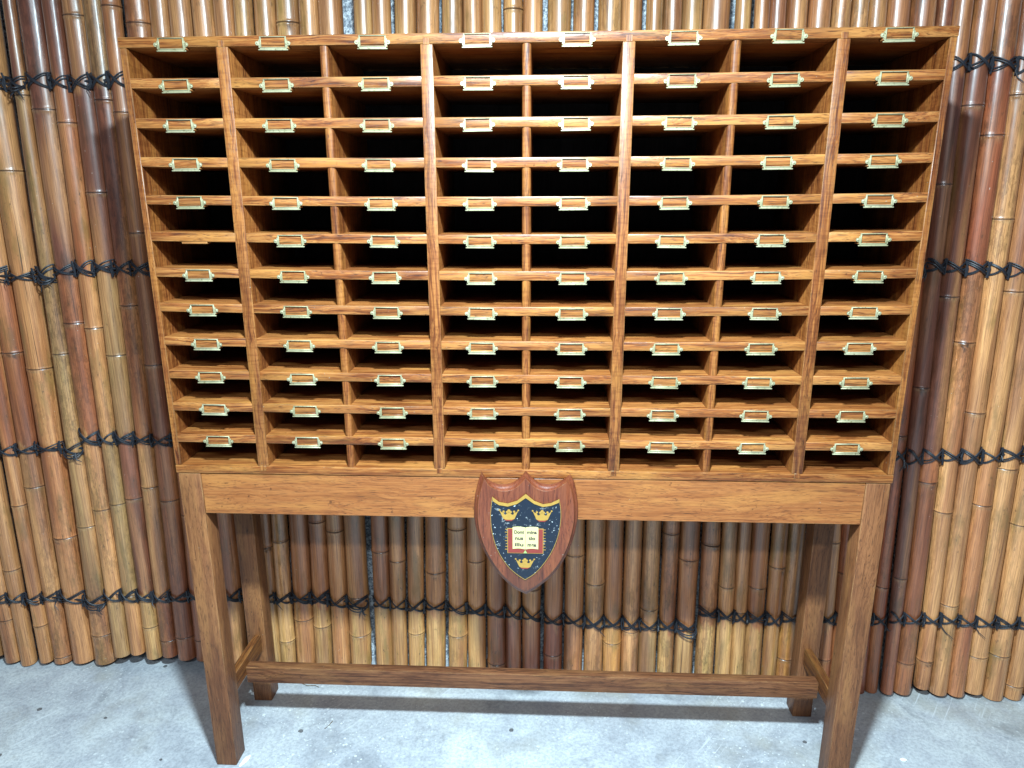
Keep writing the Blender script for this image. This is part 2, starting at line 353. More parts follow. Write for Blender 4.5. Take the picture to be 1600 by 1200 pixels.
POLES = [
 (1, -0.7350, 0.0484, 0.090, -0.7710, 0.0484, -1.522, -1.599, [(-1.46, 0)]),
 (1, -0.6896, 0.0425, 0.090, -0.7256, 0.0425, -1.520, -1.615, [(-1.297, 0)]),
 (1, -0.6318, 0.0385, 0.090, -0.6678, 0.0385, -1.518, -1.596, [(-1.474, 0)]),
 (1, -0.5866, 0.0518, 0.090, -0.6226, 0.0518, -1.517, -1.601, [(-1.046, 0), (-1.581, 0)]),
 (1, -0.5243, 0.0651, 0.090, -0.5603, 0.0651, -1.516, -1.597, [(-0.219, 0), (-0.714, 0), (-1.198, 1)]),
 (1, -0.4472, 0.0273, 0.072, -0.4925, 0.0629, -1.514, -1.597, [(-0.672, 0), (-1.16, 0)]),
 (2, -0.4053, 0.0607, 0.073, -0.4385, 0.0495, -1.514, -1.571, [(-0.079, 0), (-0.59, 0), (-1.107, 0)]),
 (2, -0.3537, 0.0424, 0.072, -0.3910, 0.0418, -1.512, -1.563, [(-0.109, 0), (-0.603, 0), (-1.09, 0)]),
 (2, -0.3061, 0.0529, 0.071, -0.3464, 0.0474, -1.511, -1.579, [(0.122, 0), (-0.27, 0), (-0.676, 0), (-1.076, 0), (-1.475, 0)]),
 (2, -0.2555, 0.0482, 0.071, -0.2962, 0.0491, -1.510, -1.571, [(-0.061, 0), (-0.547, 0), (-1.042, 0), (-1.518, 0)]),
 (2, -0.2111, 0.0406, 0.070, -0.2443, 0.0547, -1.508, -1.576, [(0.139, 0), (-0.088, 0), (-0.366, 0), (-0.699, 0), (-1.078, 0), (-1.503, 0)]),
 (2, -0.1543, 0.0572, 0.123, -0.1954, 0.0432, -1.507, -1.579, [(0.105, 0)]),
 (2, -0.1031, 0.0452, 0.122, -0.1432, 0.0452, -1.520, None, []),
 (2, -0.0554, 0.0502, 0.121, -0.0945, 0.0502, -1.520, None, []),
 (2, 0.0007, 0.0501, 0.120, -0.0373, 0.0501, -1.520, None, []),
 (2, 0.0507, 0.0500, 0.120, 0.0137, 0.0459, -1.501, None, []),
 (2, 0.0970, 0.0425, 0.119, 0.0578, 0.0423, -1.499, None, [(-1.505, 0)]),
 (2, 0.1431, 0.0497, 0.118, 0.1062, 0.0546, -1.498, None, []),
 (2, 0.1942, 0.0525, 0.118, 0.1584, 0.0480, -1.496, None, [(0.1, 1)]),
 (2, 0.2430, 0.0451, 0.117, 0.2092, 0.0493, -1.495, None, [(-1.162, 0)]),
 (2, 0.2931, 0.0551, 0.116, 0.2654, 0.0587, -1.493, None, [(-1.36, 1), (-1.482, 0)]),
 (3, 0.3719, 0.0424, 0.113, 0.3373, 0.0490, -1.484, None, [(-1.215, 0)]),
 (3, 0.4146, 0.0430, 0.112, 0.3848, 0.0435, -1.483, None, [(-1.241, 0)]),
 (3, 0.4687, 0.0476, 0.112, 0.4333, 0.0452, -1.481, None, [(-1.466, 0)]),
 (3, 0.5181, 0.0513, 0.111, 0.4872, 0.0553, -1.480, None, [(-1.274, 1)]),
 (3, 0.5725, 0.0476, 0.110, 0.5483, 0.0526, -1.478, None, []),
 (3, 0.6174, 0.0421, 0.109, 0.6019, 0.0510, -1.476, None, [(-1.236, 0)]),
 (3, 0.6610, 0.0452, 0.109, 0.6582, 0.0527, -1.475, None, [(-1.556, 1)]),
 (3, 0.7109, 0.0423, 0.108, 0.7074, 0.0440, -1.473, None, [(0.117, 0)]),
 (3, 0.7552, 0.0436, 0.108, 0.7579, 0.0524, -1.472, None, []),
 (3, 0.8128, 0.0519, 0.107, 0.8177, 0.0513, -1.470, None, [(-1.52, 0)]),
 (3, 0.8656, 0.0468, 0.106, 0.8731, 0.0524, -1.469, None, []),
 (3, 0.9230, 0.0520, 0.105, 0.9284, 0.0519, -1.467, None, [(-1.296, 0)]),
 (3, 0.9719, 0.0459, 0.105, 0.9811, 0.0500, -1.465, None, []),
 (3, 1.0232, 0.0374, 0.104, 1.0319, 0.0481, -1.464, None, [(-1.443, 0)]),
 (3, 1.0634, 0.0415, 0.103, 1.0821, 0.0488, -1.462, None, [(-1.372, 0)]),
 (3, 1.1065, 0.0434, 0.103, 1.1322, 0.0443, -1.461, None, [(-1.144, 0)]),
 (3, 1.1582, 0.0585, 0.102, 1.1810, 0.0515, -1.459, None, [(-1.22, 1)]),
 (4, 1.2111, 0.0337, 0.099, 1.2363, 0.0504, -1.451, None, [(-1.172, 1)]),
 (4, 1.2508, 0.0333, 0.098, 1.2838, 0.0411, -1.449, None, []),
 (4, 1.2864, 0.0380, 0.098, 1.3240, 0.0359, -1.448, None, []),
 (4, 1.3302, 0.0452, 0.097, 1.3675, 0.0478, -1.447, None, [(-1.291, 0)]),
 (4, 1.3778, 0.0473, 0.097, 1.4127, 0.0391, -1.445, None, [(-1.229, 1)]),
 (4, 1.4230, 0.0404, 0.096, 1.4560, 0.0475, -1.444, None, [(-1.512, 0)]),
 (4, 1.4607, 0.0349, 0.095, 1.5060, 0.0349, -1.520, None, []),
 (4, 1.4987, 0.0410, 0.095, 1.5565, 0.0360, -1.441, None, [(-1.508, 0)]),
 (4, 1.5462, 0.0503, 0.094, 1.6033, 0.0503, -1.520, None, []),
 (4, 1.5990, 0.0525, 0.094, 1.6552, 0.0403, -1.438, -1.609, [(-1.319, 0)]),
 (4, 1.6422, 0.0339, 0.093, 1.6929, 0.0352, -1.437, -1.606, [(-0.861, 1), (-1.283, 0)]),
 (5, 1.6728, 0.0398, 0.090, 1.7288, 0.0332, -1.428, -1.599, [(-0.259, 0), (-0.733, 1), (-1.248, 0)]),
 (5, 1.7181, 0.0473, 0.089, 1.7702, 0.0496, -1.427, -1.6, [(-0.092, 0), (-0.512, 0), (-0.979, 1), (-1.503, 0)]),
 (5, 1.7680, 0.0524, 0.088, 1.8198, 0.0396, -1.425, None, [(-0.154, 0), (-0.621, 1), (-1.06, 0), (-1.495, 1)]),
 (5, 1.8131, 0.0477, 0.090, 1.8651, 0.0477, -1.424, -1.598, [(-0.336, 0), (-0.796, 0), (-1.325, 0)]),
 (5, 1.8600, 0.0460, 0.090, 1.9120, 0.0460, -1.423, -1.599, [(-0.501, 0), (-1.039, 0)]),
 (5, 1.9083, 0.0540, 0.090, 1.9603, 0.0540, -1.421, None, [(-0.941, 0), (-1.479, 0)]),
 (5, 1.9623, 0.0539, 0.090, 2.0143, 0.0539, -1.420, -1.611, [(-1.09, 0)]),
 (5, 2.0136, 0.0488, 0.090, 2.0656, 0.0488, -1.418, -1.606, [(-1.565, 0)]),
]
PLAQUE = [(0.6564, -0.8395), (0.6667, -0.855), (0.6826, -0.8653), (0.6997, -0.8684), (0.7194, -0.8647), (0.7365, -0.8526), (0.7494, -0.8367), (0.7621, -0.8508), (0.778, -0.8629), (0.7976, -0.8668), (0.817, -0.8617), (0.8314, -0.8523), (0.8422, -0.843), (0.851, -0.8611), (0.8564, -0.8873), (0.8595, -0.9192), (0.8566, -0.9569), (0.8463, -1.0007), (0.8271, -1.0454), (0.8023, -1.0797), (0.7746, -1.1045), (0.7505, -1.1209), (0.7237, -1.1058), (0.6958, -1.0781), (0.6707, -1.0406), (0.6523, -0.9993), (0.6429, -0.9611), (0.6404, -0.9286), (0.6428, -0.8911), (0.6494, -0.8619)]
SHIELD = [(0.6806, -0.8873), (0.694, -0.8985), (0.7124, -0.9018), (0.7319, -0.8951), (0.7498, -0.8795), (0.7673, -0.8945), (0.7857, -0.9021), (0.8027, -0.8991), (0.8191, -0.8901), (0.8229, -0.9152), (0.8228, -0.9418), (0.8172, -0.977), (0.804, -1.0128), (0.7844, -1.045), (0.767, -1.0649), (0.7489, -1.078), (0.7292, -1.0639), (0.7092, -1.0426), (0.6894, -1.007), (0.6793, -0.969), (0.6764, -0.934), (0.678, -0.9072)]
GOLD = [(0.6806, -0.8873), (0.694, -0.8985), (0.7124, -0.9018), (0.7319, -0.8951), (0.7498, -0.8795), (0.7673, -0.8945), (0.7857, -0.9021), (0.8027, -0.8991), (0.8191, -0.8901), (0.8188, -0.8973), (0.8028, -0.9044), (0.7857, -0.9074), (0.7674, -0.9008), (0.7498, -0.8879), (0.7319, -0.9015), (0.7123, -0.9077), (0.6939, -0.9048), (0.681, -0.896)]

n0 = len(POLES)
for e in range(7):       # the screens carry on a little past both sides of the view
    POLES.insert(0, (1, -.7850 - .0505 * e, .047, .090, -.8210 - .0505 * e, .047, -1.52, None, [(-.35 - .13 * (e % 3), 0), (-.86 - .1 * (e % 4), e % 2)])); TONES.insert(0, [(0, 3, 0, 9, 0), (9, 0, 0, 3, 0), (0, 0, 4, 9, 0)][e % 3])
for e in range(7):
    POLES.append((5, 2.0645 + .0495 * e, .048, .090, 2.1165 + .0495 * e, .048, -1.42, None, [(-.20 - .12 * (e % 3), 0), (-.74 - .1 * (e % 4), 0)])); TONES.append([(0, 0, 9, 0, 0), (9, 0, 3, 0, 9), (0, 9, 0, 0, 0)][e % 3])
PY = {1: .335, 2: .338, 3: .328, 4: .318, 5: .306}
ROPES = {1: [-.022, -.468, -.933, -1.390], 2: [-.016, -.458, -.903, -1.371], 3: [-.015, -.455, -.91, -1.377],
         4: [-.013, -.45, -.908, -1.380], 5: [-.013, -.446, -.907, -1.371]}
def rope_z(p, k, x):
    z = ROPES[p][k]
    if p == 3: z += -0.047 * (x - .422) / .70 if k == 3 else 0
    return z + 0.004 * math.sin(x * 9 + k * 2 + p) + 0.006 * noise.noise(Vector((x * 11, k * 3.3, p)))
ZTOP = 0.58

def make_pole(i, data, parent):
    p, xt, wt, zt, xb, wb, zb, zend, nodes = data
    rnd = random.Random(100 + i)
    yf = PY[p] + rnd.uniform(-.003, .004)
    zend = zend if zend is not None else (-1.594 + rnd.uniform(-.010, .012))
    zend = max(zend, ZF + 0.004)
    nd = sorted([list(n) for n in nodes], reverse=True)
    # fill unmeasured joints
    zs = [n[0] for n in nd]
    z = ZTOP - rnd.uniform(.05, .3)
    while z > ZF + .1:
        if all(abs(z - q) > .26 for q in zs) and (z > .16 or z < .02): nd.append([z, 1 if rnd.random() < .15 else 0]); zs.append(z)
        z -= rnd.uniform(.30, .46)
    nd.sort(reverse=True); zs = [n[0] for n in nd]
    def cx(z): return xb + (z - zb) / (zt - zb) * (xt - xb) + .0016 * math.sin(z * 4.1 + i)
    def rad(z):
        t = min(1, max(0, (z - zb) / (zt - zb))); return .5 * (wb + (wt - wb) * t) * (1.0 if wb > .03 else 1.25)
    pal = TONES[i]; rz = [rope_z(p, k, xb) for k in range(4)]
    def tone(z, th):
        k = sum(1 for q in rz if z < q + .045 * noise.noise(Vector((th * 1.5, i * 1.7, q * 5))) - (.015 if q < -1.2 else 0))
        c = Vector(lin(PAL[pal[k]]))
        # internode tone
        n = sum(1 for q in zs if z < q)
        h = noise.noise(Vector((i * 3.7, n * 2.9, 1.3)))
        c = c * (1 + .30 * h)
        h2 = noise.noise(Vector((i * 1.3 + math.cos(th) * .8, math.sin(th) * .8, z * 2.6)))
        alt = Vector(lin(PAL[5 if h2 < 0 else 0]))
        c = c.lerp(alt, min(.60, abs(h2) * 1.15))
        return c
    # z samples
    Z = [ZTOP]
    z = ZTOP
    while z > zend + .014: z -= .0135; Z.append(z)
    Z += [zend]
    for q in zs:
        if q > zend + .012: Z += [q + d for d in (.009, .006, .0042, .0028, .0016, .0006, -.0006, -.0018, -.003, -.0046, -.0066, -.010)]
    Z = sorted({round(a, 5) for a in Z if zend <= a <= ZTOP}, reverse=True)
    knots = [(q[0], -math.pi / 2 + rnd.uniform(-.5, .6)) for q in nd if q[1]]
    N = 26
    bm = B(); lay = bm.verts.layers.float_color.new('tone'); rings = []
    for z in Z:
        R = rad(z); c0 = cx(z); d = 0; dark = 0; pale = 0
        for q in zs:
            e = z - q + .0010 * math.sin(i * 5)
            if abs(e) < .02:
                d += .0009 * math.exp(-((e - .0020) / .0024) ** 2) + .0009 * math.exp(-((e + .0035) / .003) ** 2) - .0012 * math.exp(-((e + .0003) / .0009) ** 2)
                dark = max(dark, .92 * math.exp(-((e + .0003) / .0017) ** 2)); pale = max(pale, .35 * math.exp(-((e + .006) / .004) ** 2))
        # slight swelling towards joints, slight waist at each lashing
        m = min([abs(z - q) for q in zs] + [1]); R *= 1 + .055 * math.exp(-m / .025)
        for q in rz: R *= 1 - .05 * math.exp(-((z - q) / .012) ** 2)
        if z < zend + .004: R *= .955 if z <= zend + .0001 else .99
        row = []
        for k in range(N):
            th = 2 * math.pi * k / N
            r = R * (1 + .022 * noise.noise(Vector((math.cos(th) * 1.2 + i, math.sin(th) * 1.2, z * 3)))) + d
            cc = tone(z, th)
            dk = dark
            if pale: cc = cc.lerp(Vector(lin((190, 170, 130))), pale * (.5 + .5 * noise.noise(Vector((th * 3, z * 9, i)))))
            for (kz, ka) in knots:
                da = (th - ka + math.pi) % (2 * math.pi) - math.pi
                q2 = math.hypot(da * R, (z - kz + .006) * .9)
                r += .0030 * math.exp(-(q2 / .006) ** 2)
                dk = max(dk, .85 * math.exp(-((q2 - .0065) / .0018) ** 2), .5 * math.exp(-(q2 / .0035) ** 2))
            cc = cc.lerp(Vector(lin((46, 30, 24))), dk)
            v = bm.verts.new((c0 + r * math.cos(th), yf + R + r * math.sin(th), z)); v[lay] = (*cc, 1); row.append(v)
        rings.append(row)
    for A, C in zip(rings, rings[1:]):
        for k in range(N): bm.faces.new((A[k], A[(k + 1) % N], C[(k + 1) % N], C[k]))
    # hollow open foot: an inner lip and recessed plug
    last = rings[-1]; inner = []
    for v in last:
        q = bm.verts.new((cx(zend) + (v.co.x - cx(zend)) * .72, yf + rad(zend) + (v.co.y - yf - rad(zend)) * .72, zend + .001)); q[lay] = (*lin((120, 88, 56)), 1); inner.append(q)
    deep = []
    for v in inner:
        q = bm.verts.new((v.co.x, v.co.y, zend + .03)); q[lay] = (*lin((50, 36, 26)), 1); deep.append(q)
    for A, C in ((last, inner), (inner, deep)):
        for k in range(N): bm.faces.new((A[k], A[(k + 1) % N], C[(k + 1) % N], C[k]))
    bm.faces.new(deep); bm.faces.new(list(reversed(rings[0])))
    o = finish('bamboo_cane', bm, BAM, parent)
    def front(z): return cx(z), yf, rad(z)
    return front

def lashing(p, k, fronts, parent):
    rnd = random.Random(p * 10 + k); bm = B()
    z0 = lambda x: rope_z(p, k, x)
    cs = [f(ROPES[p][k]) for f in fronts]
    edges = [cs[0][0] - cs[0][2]] + [(a[0] + a[2] + b[0] - b[2]) / 2 for a, b in zip(cs, cs[1:])] + [cs[-1][0] + cs[-1][2]]
    for i, (cxx, yf, R) in enumerate(cs):
        l, r = edges[i], edges[i + 1]
        amp = rnd.uniform(.0105, .0170); dzc = rnd.uniform(-.0025, .0025)
        for sgn in (1, -1):
            for st in range(3 if rnd.random() < .2 else 2):
                off = (st - .5) * .0042 + rnd.uniform(-.001, .001); path = []; j1, j2 = rnd.uniform(-.002, .002), rnd.uniform(-.002, .002)
                lift = .0028 + (.0035 if sgn > 0 else .0) + st * .0008
                for a in range(13):
                    t = a / 12; x = l + (r - l) * t
                    s = math.cos(math.pi * t) if rnd else 0
                    s = s * .6 + (1 - 2 * t) * .4
                    z = z0(x) + sgn * (amp * s) + off + dzc + j1 * (1 - t) + j2 * t + .0006 * math.sin(t * 9 + i)
                    dx = max(-R * .985, min(R * .985, x - cxx))
                    y = yf + R - math.sqrt(R * R - dx * dx) - lift * (1 - .5 * abs(2 * t - 1)) - .001
                    y = min(y, yf + R * .62)
                    path.append((x, y, z))
                tube(bm, path, .0016 * rnd.uniform(.8, 1.25), 6)
        # wrap going round behind between two canes, with its small knot
        yk = yf + R * .42
        if i:
            for q in range(rnd.choice((2, 2, 3))):
                zz = z0(l) + rnd.uniform(-.004, .004)
                tube(bm, [(l + rnd.uniform(-.004, .004), yk - rnd.uniform(.0, .006), zz + .018), (l + rnd.uniform(-.004, .004), yk - rnd.uniform(.003, .008), zz), (l + rnd.uniform(-.004, .004), yk - rnd.uniform(.0, .006), zz - .018)], .0024, 6)
            if rnd.random() < .6:
                a = rnd.uniform(0, 6)
                tube(bm, [(l, yk - .004, z0(l)), (l + .006 * math.cos(a), yk - .012, z0(l) + .010 * math.sin(a)), (l + .011 * math.cos(a + .4), yk - .010, z0(l) + .014 * math.sin(a + .3))], [.002, .0018, .001], 5)
    # horizontal carrier cord behind the crossings
    tube(bm, [(e + .001, cs[0][1] + .012 + .002 * math.sin(j), z0(e) + .002 * math.sin(j * 3)) for j, e in enumerate(edges)], .003, 6)
    # end loop and loose tail
    x, yf, R = cs[-1]; e = edges[-1]
    for q in range(2 if p in (1, 2, 3) else 0):
        path = []
        for a in range(15):
            t = a / 14 * math.pi * 1.3 - .5
            path.append((x + (R * 1.02 + q * .002) * math.cos(t - .2), yf + R * .55 - .025 * max(0, math.sin(t)) - .002 * q, z0(x) - .004 - (.009 + q * .007) * math.sin(t)))
        tube(bm, path, .0019, 6)
    for q in range(3):
        a0 = rnd.uniform(-.6, .6); L = rnd.uniform(.02, .045)
        pth = [(e - .01 + L * t * math.sin(a0), yf - .006 - .008 * math.sin(t * 3), z0(e) - .008 - L * t * math.cos(a0) * .8 - .004 * math.sin(t * 5 + q)) for t in (0, .25, .5, .75, 1)]
        tube(bm, pth, [.0020, .0019, .0017, .0013, .0006], 5)
    # frayed tail further along
    for j in range(1, len(cs)):
        if rnd.random() < .16:
            l = edges[j]; L = rnd.uniform(.02, .05); a0 = rnd.uniform(-1, 1)
            pth = [(l + L * t * math.sin(a0 + t), cs[j][1] + .006 - .016 * t, z0(l) - .004 - L * t * math.cos(a0)) for t in (0, .3, .6, 1)]
            tube(bm, pth, [.0019, .0017, .0013, .0005], 5)
    return finish('rope_lashing', bm, ROPE, parent)

SCR = {1: ('bamboo screen at the far left edge, with its rope ends in loose loops', -.60),
       2: ('bamboo screen with the darkest brown canes, left of and behind the cabinet side', -.05),
       3: ('bamboo screen behind the middle of the cabinet, directly behind the shield plaque', .77),
       4: ('bamboo screen behind the right part of the cabinet and its right rear leg', 1.44),
       5: ('bamboo screen of evenly lashed canes right of the cabinet, at the right edge', 1.87)}
screens = {}
for p, (lab, x) in SCR.items():
    screens[p] = thing('bamboo_screen', (x, PY[p] + .025, ZF), lab, 'bamboo screen', 'bamboo screens along the wall behind the cabinet')
fr = {p: [] for p in SCR}
for i, d in enumerate(POLES): fr[d[0]].append(make_pole(i, d, screens[d[0]]))
for p in SCR:
    for k in range(4): lashing(p, k, fr[p], screens[p])

# ------------------------------------------------------------------ cabinet
WID, RP, T, ST = 1.5, .06964, .0178, .0125
DEP = .27
U = [.19185, .56843, .93144, 1.30603]; UW = .0226
DV = [.3790, .7492, 1.1222]; DW = .0165
def sag(k, x): return -.0064 * math.sin(math.pi * min(k, 12) / 12) * 4 * x * (WID - x) / WID ** 2 if 0 < k < 12 else 0
def zs_(k, x): return -k * RP + sag(k, x)
cab = thing('pigeonhole_cabinet', (.75, .135, -12 * RP - T), 'large oak pigeonhole cabinet of ninety-six open slots with brass label holders, resting on its stand', 'cabinet')
def part(name, mat, parent, *boxes, bev=.0013, label=None, seg=1):
    bm = B()
    for b in boxes: box(bm, *b, bev, seg)
    return finish(name, bm, mat, parent, label=label)
part('top_board', WX, cab, (-.0015, WID + .0015, -.001, DEP, -T, 0), bev=.0016, seg=2)
part('bottom_board', WX, cab, (0, WID, -.001, DEP, -12 * RP - T, -12 * RP), bev=.0016, seg=2)
for x0, x1 in ((.0, ST), (WID - ST, WID)):
    part('side_panel', WZ, cab, (x0, x1, 0, DEP - .001, -12 * RP + .0002, -T - .0002), bev=.0012)
for x in U:
    bm = B(); box(bm, x - UW / 2, x + UW / 2, -.0012, DEP - .008, -12 * RP + .0002, -T - .0002, .0015, 2)
    box(bm, x - .006, x + .006, -.0022, .03, -T - .001, -T * .42, .0005)            # through tenon in the top board
    box(bm, x - .006, x + .006, -.0022, .03, -12 * RP - T * .55, -12 * RP + .001, .0005)
    finish('upright', bm, WZ, cab)
bays = [(ST, U[0] - UW / 2)] + [(a + UW / 2, b - UW / 2) for a, b in zip(U, U[1:])] + [(U[3] + UW / 2, WID - ST)]
for k in range(1, 12):
    for (a, b) in bays:
        bm = B(); box(bm, a - .0008, b + .0008, 0, DEP - .008, -T, 0, .0016, 2)
        bmesh.ops.subdivide_edges(bm, edges=[e for e in bm.edges if abs(e.verts[0].co.x - e.verts[1].co.x) > .1], cuts=4)
        for v in bm.verts: v.co.z += zs_(k, v.co.x)
        o = finish('shelf', bm, WX, cab)
for k in range(12):
    for x in DV:
        zt = (zs_(k, x) - T) if k else -T; zb = zs_(k + 1, x)
        bm = B(); box(bm, x - DW / 2, x + DW / 2, .0015, DEP - .009, zb - .0004, zt + .0004, 0)
        es = [e for e in bm.edges if all(v.co.y < .01 for v in e.verts) and abs(e.verts[0].co.z - e.verts[1].co.z) > .02]
        bmesh.ops.bevel(bm, geom=es, offset=.0062, segments=4, affect='EDGES', profile=.5)
        finish('divider', bm, WZ, cab)
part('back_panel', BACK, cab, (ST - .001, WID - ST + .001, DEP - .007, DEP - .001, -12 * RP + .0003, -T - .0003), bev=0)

# label holders
def holder_mesh():
    bm = B(); w, h = .0232, .0095
    zb = -.0122
    # flat flange plate as four strips round the window
    for b in ((-w, w, -.0012, .0, .0078, h), (-w, w, -.0012, .0, zb, -.0086), (-w, -.0204, -.0012, .0, -.0086, .0078), (.0204, w, -.0012, .0, -.0086, .0078)): box(bm, *b, .0003)
    # raised rim
    for b in ((-.0222, .0222, -.0024, -.0010, .0080, .0090), (-.0222, .0222, -.0024, -.0010, -.0100, -.0090), (-.0222, -.0209, -.0024, -.0010, -.0090, .0080), (.0209, .0222, -.0024, -.0010, -.0090, .0080)): box(bm, *b, .0004, 1)
    # wider foot bar
    box(bm, -.0258, .0258, -.0022, .0006, -.0142, -.0120, .0006)
    # stepped shoulders and screw ears
    for s in (-1, 1):
        x0, x1 = sorted((s * w, s * (w + .0018)))
        box(bm, x0, x1, -.0010, 0, -.0100, .0040, .0003)
        r = bmesh.ops.create_cone(bm, cap_ends=True, segments=14, radius1=.0036, radius2=.0034, depth=.0011)
        for v in r['verts']: v.co = Vector((s * .0268 + v.co.x, -.00055 + v.co.z, -.0022 + v.co.y))
        r = bmesh.ops.create_uvsphere(bm, u_segments=10, v_segments=6, radius=.0019)
        for v in r['verts']: v.co = Vector((s * .0268 + v.co.x, -.0012 + v.co.y * .6, -.0022 + v.co.z))
        box(bm, *sorted((s * .0255, s * .0281)), -.0026, -.0022, -.0024, -.0019, 0)
    return bm
def strip(bm, x, z):
    box(bm, x - .0255, x + .0255, .0006, .0150, z - .0042, z - .0004, .0006)
HX = [(.0981, .0997), (.2871, .2916), (.4717, .4733), (.6597, .6608), (.8394, .8382), (1.0269, 1.0267), (1.2106, 1.2103), (1.4003, 1.3995)]
proto = None; rnd = random.Random(5)
for k in range(12):
    for c, (xa, xb_) in enumerate(HX):
        x = xa + (xb_ - xa) * k / 11 + rnd.uniform(-.0012, .0012); ztop = zs_(k, x)
        if (k, c) == (5, 0):
            bm = B(); strip(bm, x, ztop - T)
            finish('backing_strip', bm, WX, cab, label='bare wooden backing strip where the label holder is missing'); continue
        loc = Vector((x, -.0012, ztop - .0118 + rnd.uniform(-.0005, .0005)))
        if proto is None:
            hb = holder_mesh(); nf = len(hb.faces); strip(hb, 0, -T + .0118); hb.faces.ensure_lookup_table()
            for v in hb.faces[nf:]:
                v.material_index = 1
            for v in hb.verts: v.co.x *= 1.07
            for v in {v for f in hb.faces[nf:] for v in f.verts}: v.co.y += .0012
            proto = finish('label_holder', hb, BRASS, cab); proto.data.materials.append(WX); o = proto
        else:
            o = proto.copy(); COL.objects.link(o); o.parent = cab
        o.location = loc - Vector(cab['_base']); o.rotation_euler = (0, rnd.uniform(-.012, .012), 0)

# ------------------------------------------------------------------ stand
ZS = -12 * RP - T - .0012; ZR = -.948; LW = .049
std = thing('cabinet_stand', (.75, .135, ZF), 'plain oak trestle stand with four square legs and a low stretcher, under the pigeonhole cabinet', 'stand')
for x0 in (.003, WID - .003 - LW):
    for y0 in (.0, .225):
        part('leg', STZ, std, (x0, x0 + LW, y0, y0 + .05, ZF + .0005, ZS), bev=.0022, seg=2)
part('apron', STX, std, (.003 + LW + .0004, WID - .003 - LW - .0004, .0012, .024, ZR, ZS - .0003), bev=.0015)
part('apron', STX, std, (.003 + LW + .0004, WID - .003 - LW - .0004, .246, .268, ZR, ZS - .0003), bev=.0015)
for x0 in (.010, WID - .010 - .022):
    part('apron', STX, std, (x0, x0 + .022, .0504, .2246, ZR, ZS - .0003), bev=.0015)
part('stretcher', STR, std, (.041, WID - .041, .122, .148, -1.472, -1.427), bev=.0018, seg=2)
for x0 in (.022, WID - .022 - .019):
    part('stretcher', STY, std, (x0, x0 + .019, .049, .226, -1.452, -1.405), bev=.0015)

# ------------------------------------------------------------------ shield plaque
def smooth_poly(pts, corners, n=4):
    """Catmull-Rom between the listed corner indices"""
    out = []; N = len(pts)
    for i in range(N):
        p0, p1, p2, p3 = pts[(i - 1) % N], pts[i], pts[(i + 1) % N], pts[(i + 2) % N]
        if i in corners: p0 = (2 * p1[0] - p2[0], 2 * p1[1] - p2[1])
        if (i + 1) % N in corners: p3 = (2 * p2[0] - p1[0], 2 * p2[1] - p1[1])
        for a in range(n):
            t = a / n
            out.append(tuple(.5 * (2 * p1[j] + (p2[j] - p0[j]) * t + (2 * p0[j] - 5 * p1[j] + 4 * p2[j] - p3[j]) * t * t + (3 * p1[j] - p0[j] - 3 * p2[j] + p3[j]) * t ** 3) for j in (0, 1)))
    return out
def lerp_poly(pts, c, k, up=0): return [(c[0] + (x - c[0]) * k, c[1] + (z - c[1]) * k + up) for x, z in pts]
def inset(pts, d):
    out = []; N = len(pts)
    A = sum(pts[i][0] * pts[(i + 1) % N][1] - pts[(i + 1) % N][0] * pts[i][1] for i in range(N)); s = 1 if A > 0 else -1
    for i in range(N):
        a, b, c = Vector(pts[i - 1]), Vector(pts[i]), Vector(pts[(i + 1) % N])
        n1 = Vector((-(b - a).y, (b - a).x)).normalized() * s; n2 = Vector((-(c - b).y, (c - b).x)).normalized() * s
        n = (n1 + n2); n = n.normalized() if n.length > 1e-6 else n1
        k = d / max(.45, n.dot(n1)); out.append((b.x + n.x * k, b.y + n.y * k))
    return out
def loft(bm, layers, close_front=True):
    """layers: list of (pts, y) from back to front"""
    rows = [[bm.verts.new((x, y, z)) for x, z in pts] for pts, y in layers]
    n = len(rows[0])
    for A, C in zip(rows, rows[1:]):
        for k in range(n): bm.faces.new((A[k], A[(k + 1) % n], C[(k + 1) % n], C[k]))
    bm.faces.new(rows[0]); bm.faces.new(rows[-1])
plq = thing('wall_plaque', (.7505, -.012, -1.121), 'shield-shaped wooden plaque with crowns and open book on blue, fixed to the stand', 'plaque')
PC = {0, 6, 12, 21}
OUT = smooth_poly(PLAQUE, PC)
bm = B()
PCN = (.7505, -.955)
loft(bm, [(OUT, .0), (OUT, -.0100), (lerp_poly(OUT, PCN, .985), -.0125), (lerp_poly(OUT, PCN, .960), -.0140), (lerp_poly(OUT, PCN, .945), -.0160), (lerp_poly(OUT, PCN, .930), -.0200), (lerp_poly(OUT, PCN, .918), -.0212)])
bmesh.ops.triangulate(bm, faces=[f for f in bm.faces if len(f.verts) > 4])
finish('plaque_board', bm, PLQ, plq)
def shield_mat():
    m = NT('painted_blue'); v = m.coords()
    f = m.noise(v, 130, 4, 0.7); g = m.noise(v, 34, 2)
    worn = m.math('MULTIPLY', m.ramp(f, [(0.60, 0.0), (0.64, 1.0)]), m.ramp(g, [(0.48, 0.0), (0.56, 1.0)]))
    c = m.mix(m.noise(v, 60, 3), lin((6, 16, 28)), lin((12, 27, 44)))
    c = m.mix(worn, c, lin((120, 124, 124)))
    c = m.mix(m.ramp(m.noise(v, 210, 2), [(0.70, 0.0), (0.73, 1.0)]), c, lin((170, 176, 176)))
    m.put(m.p.inputs['Base Color'], c); m.p.inputs['Roughness'].default_value = 0.35
    m.put(m.p.inputs['Normal'], m.bump(f, 0.3, 0.0005))
    return m.m
GOLDM = col_simple('old_gold_paint', lin((172, 134, 62)), 0.38, 0.35, 0.14, 90)
REDM = col_simple('dull_red_paint', lin((120, 44, 36)), 0.45, 0, 0.1, 90)
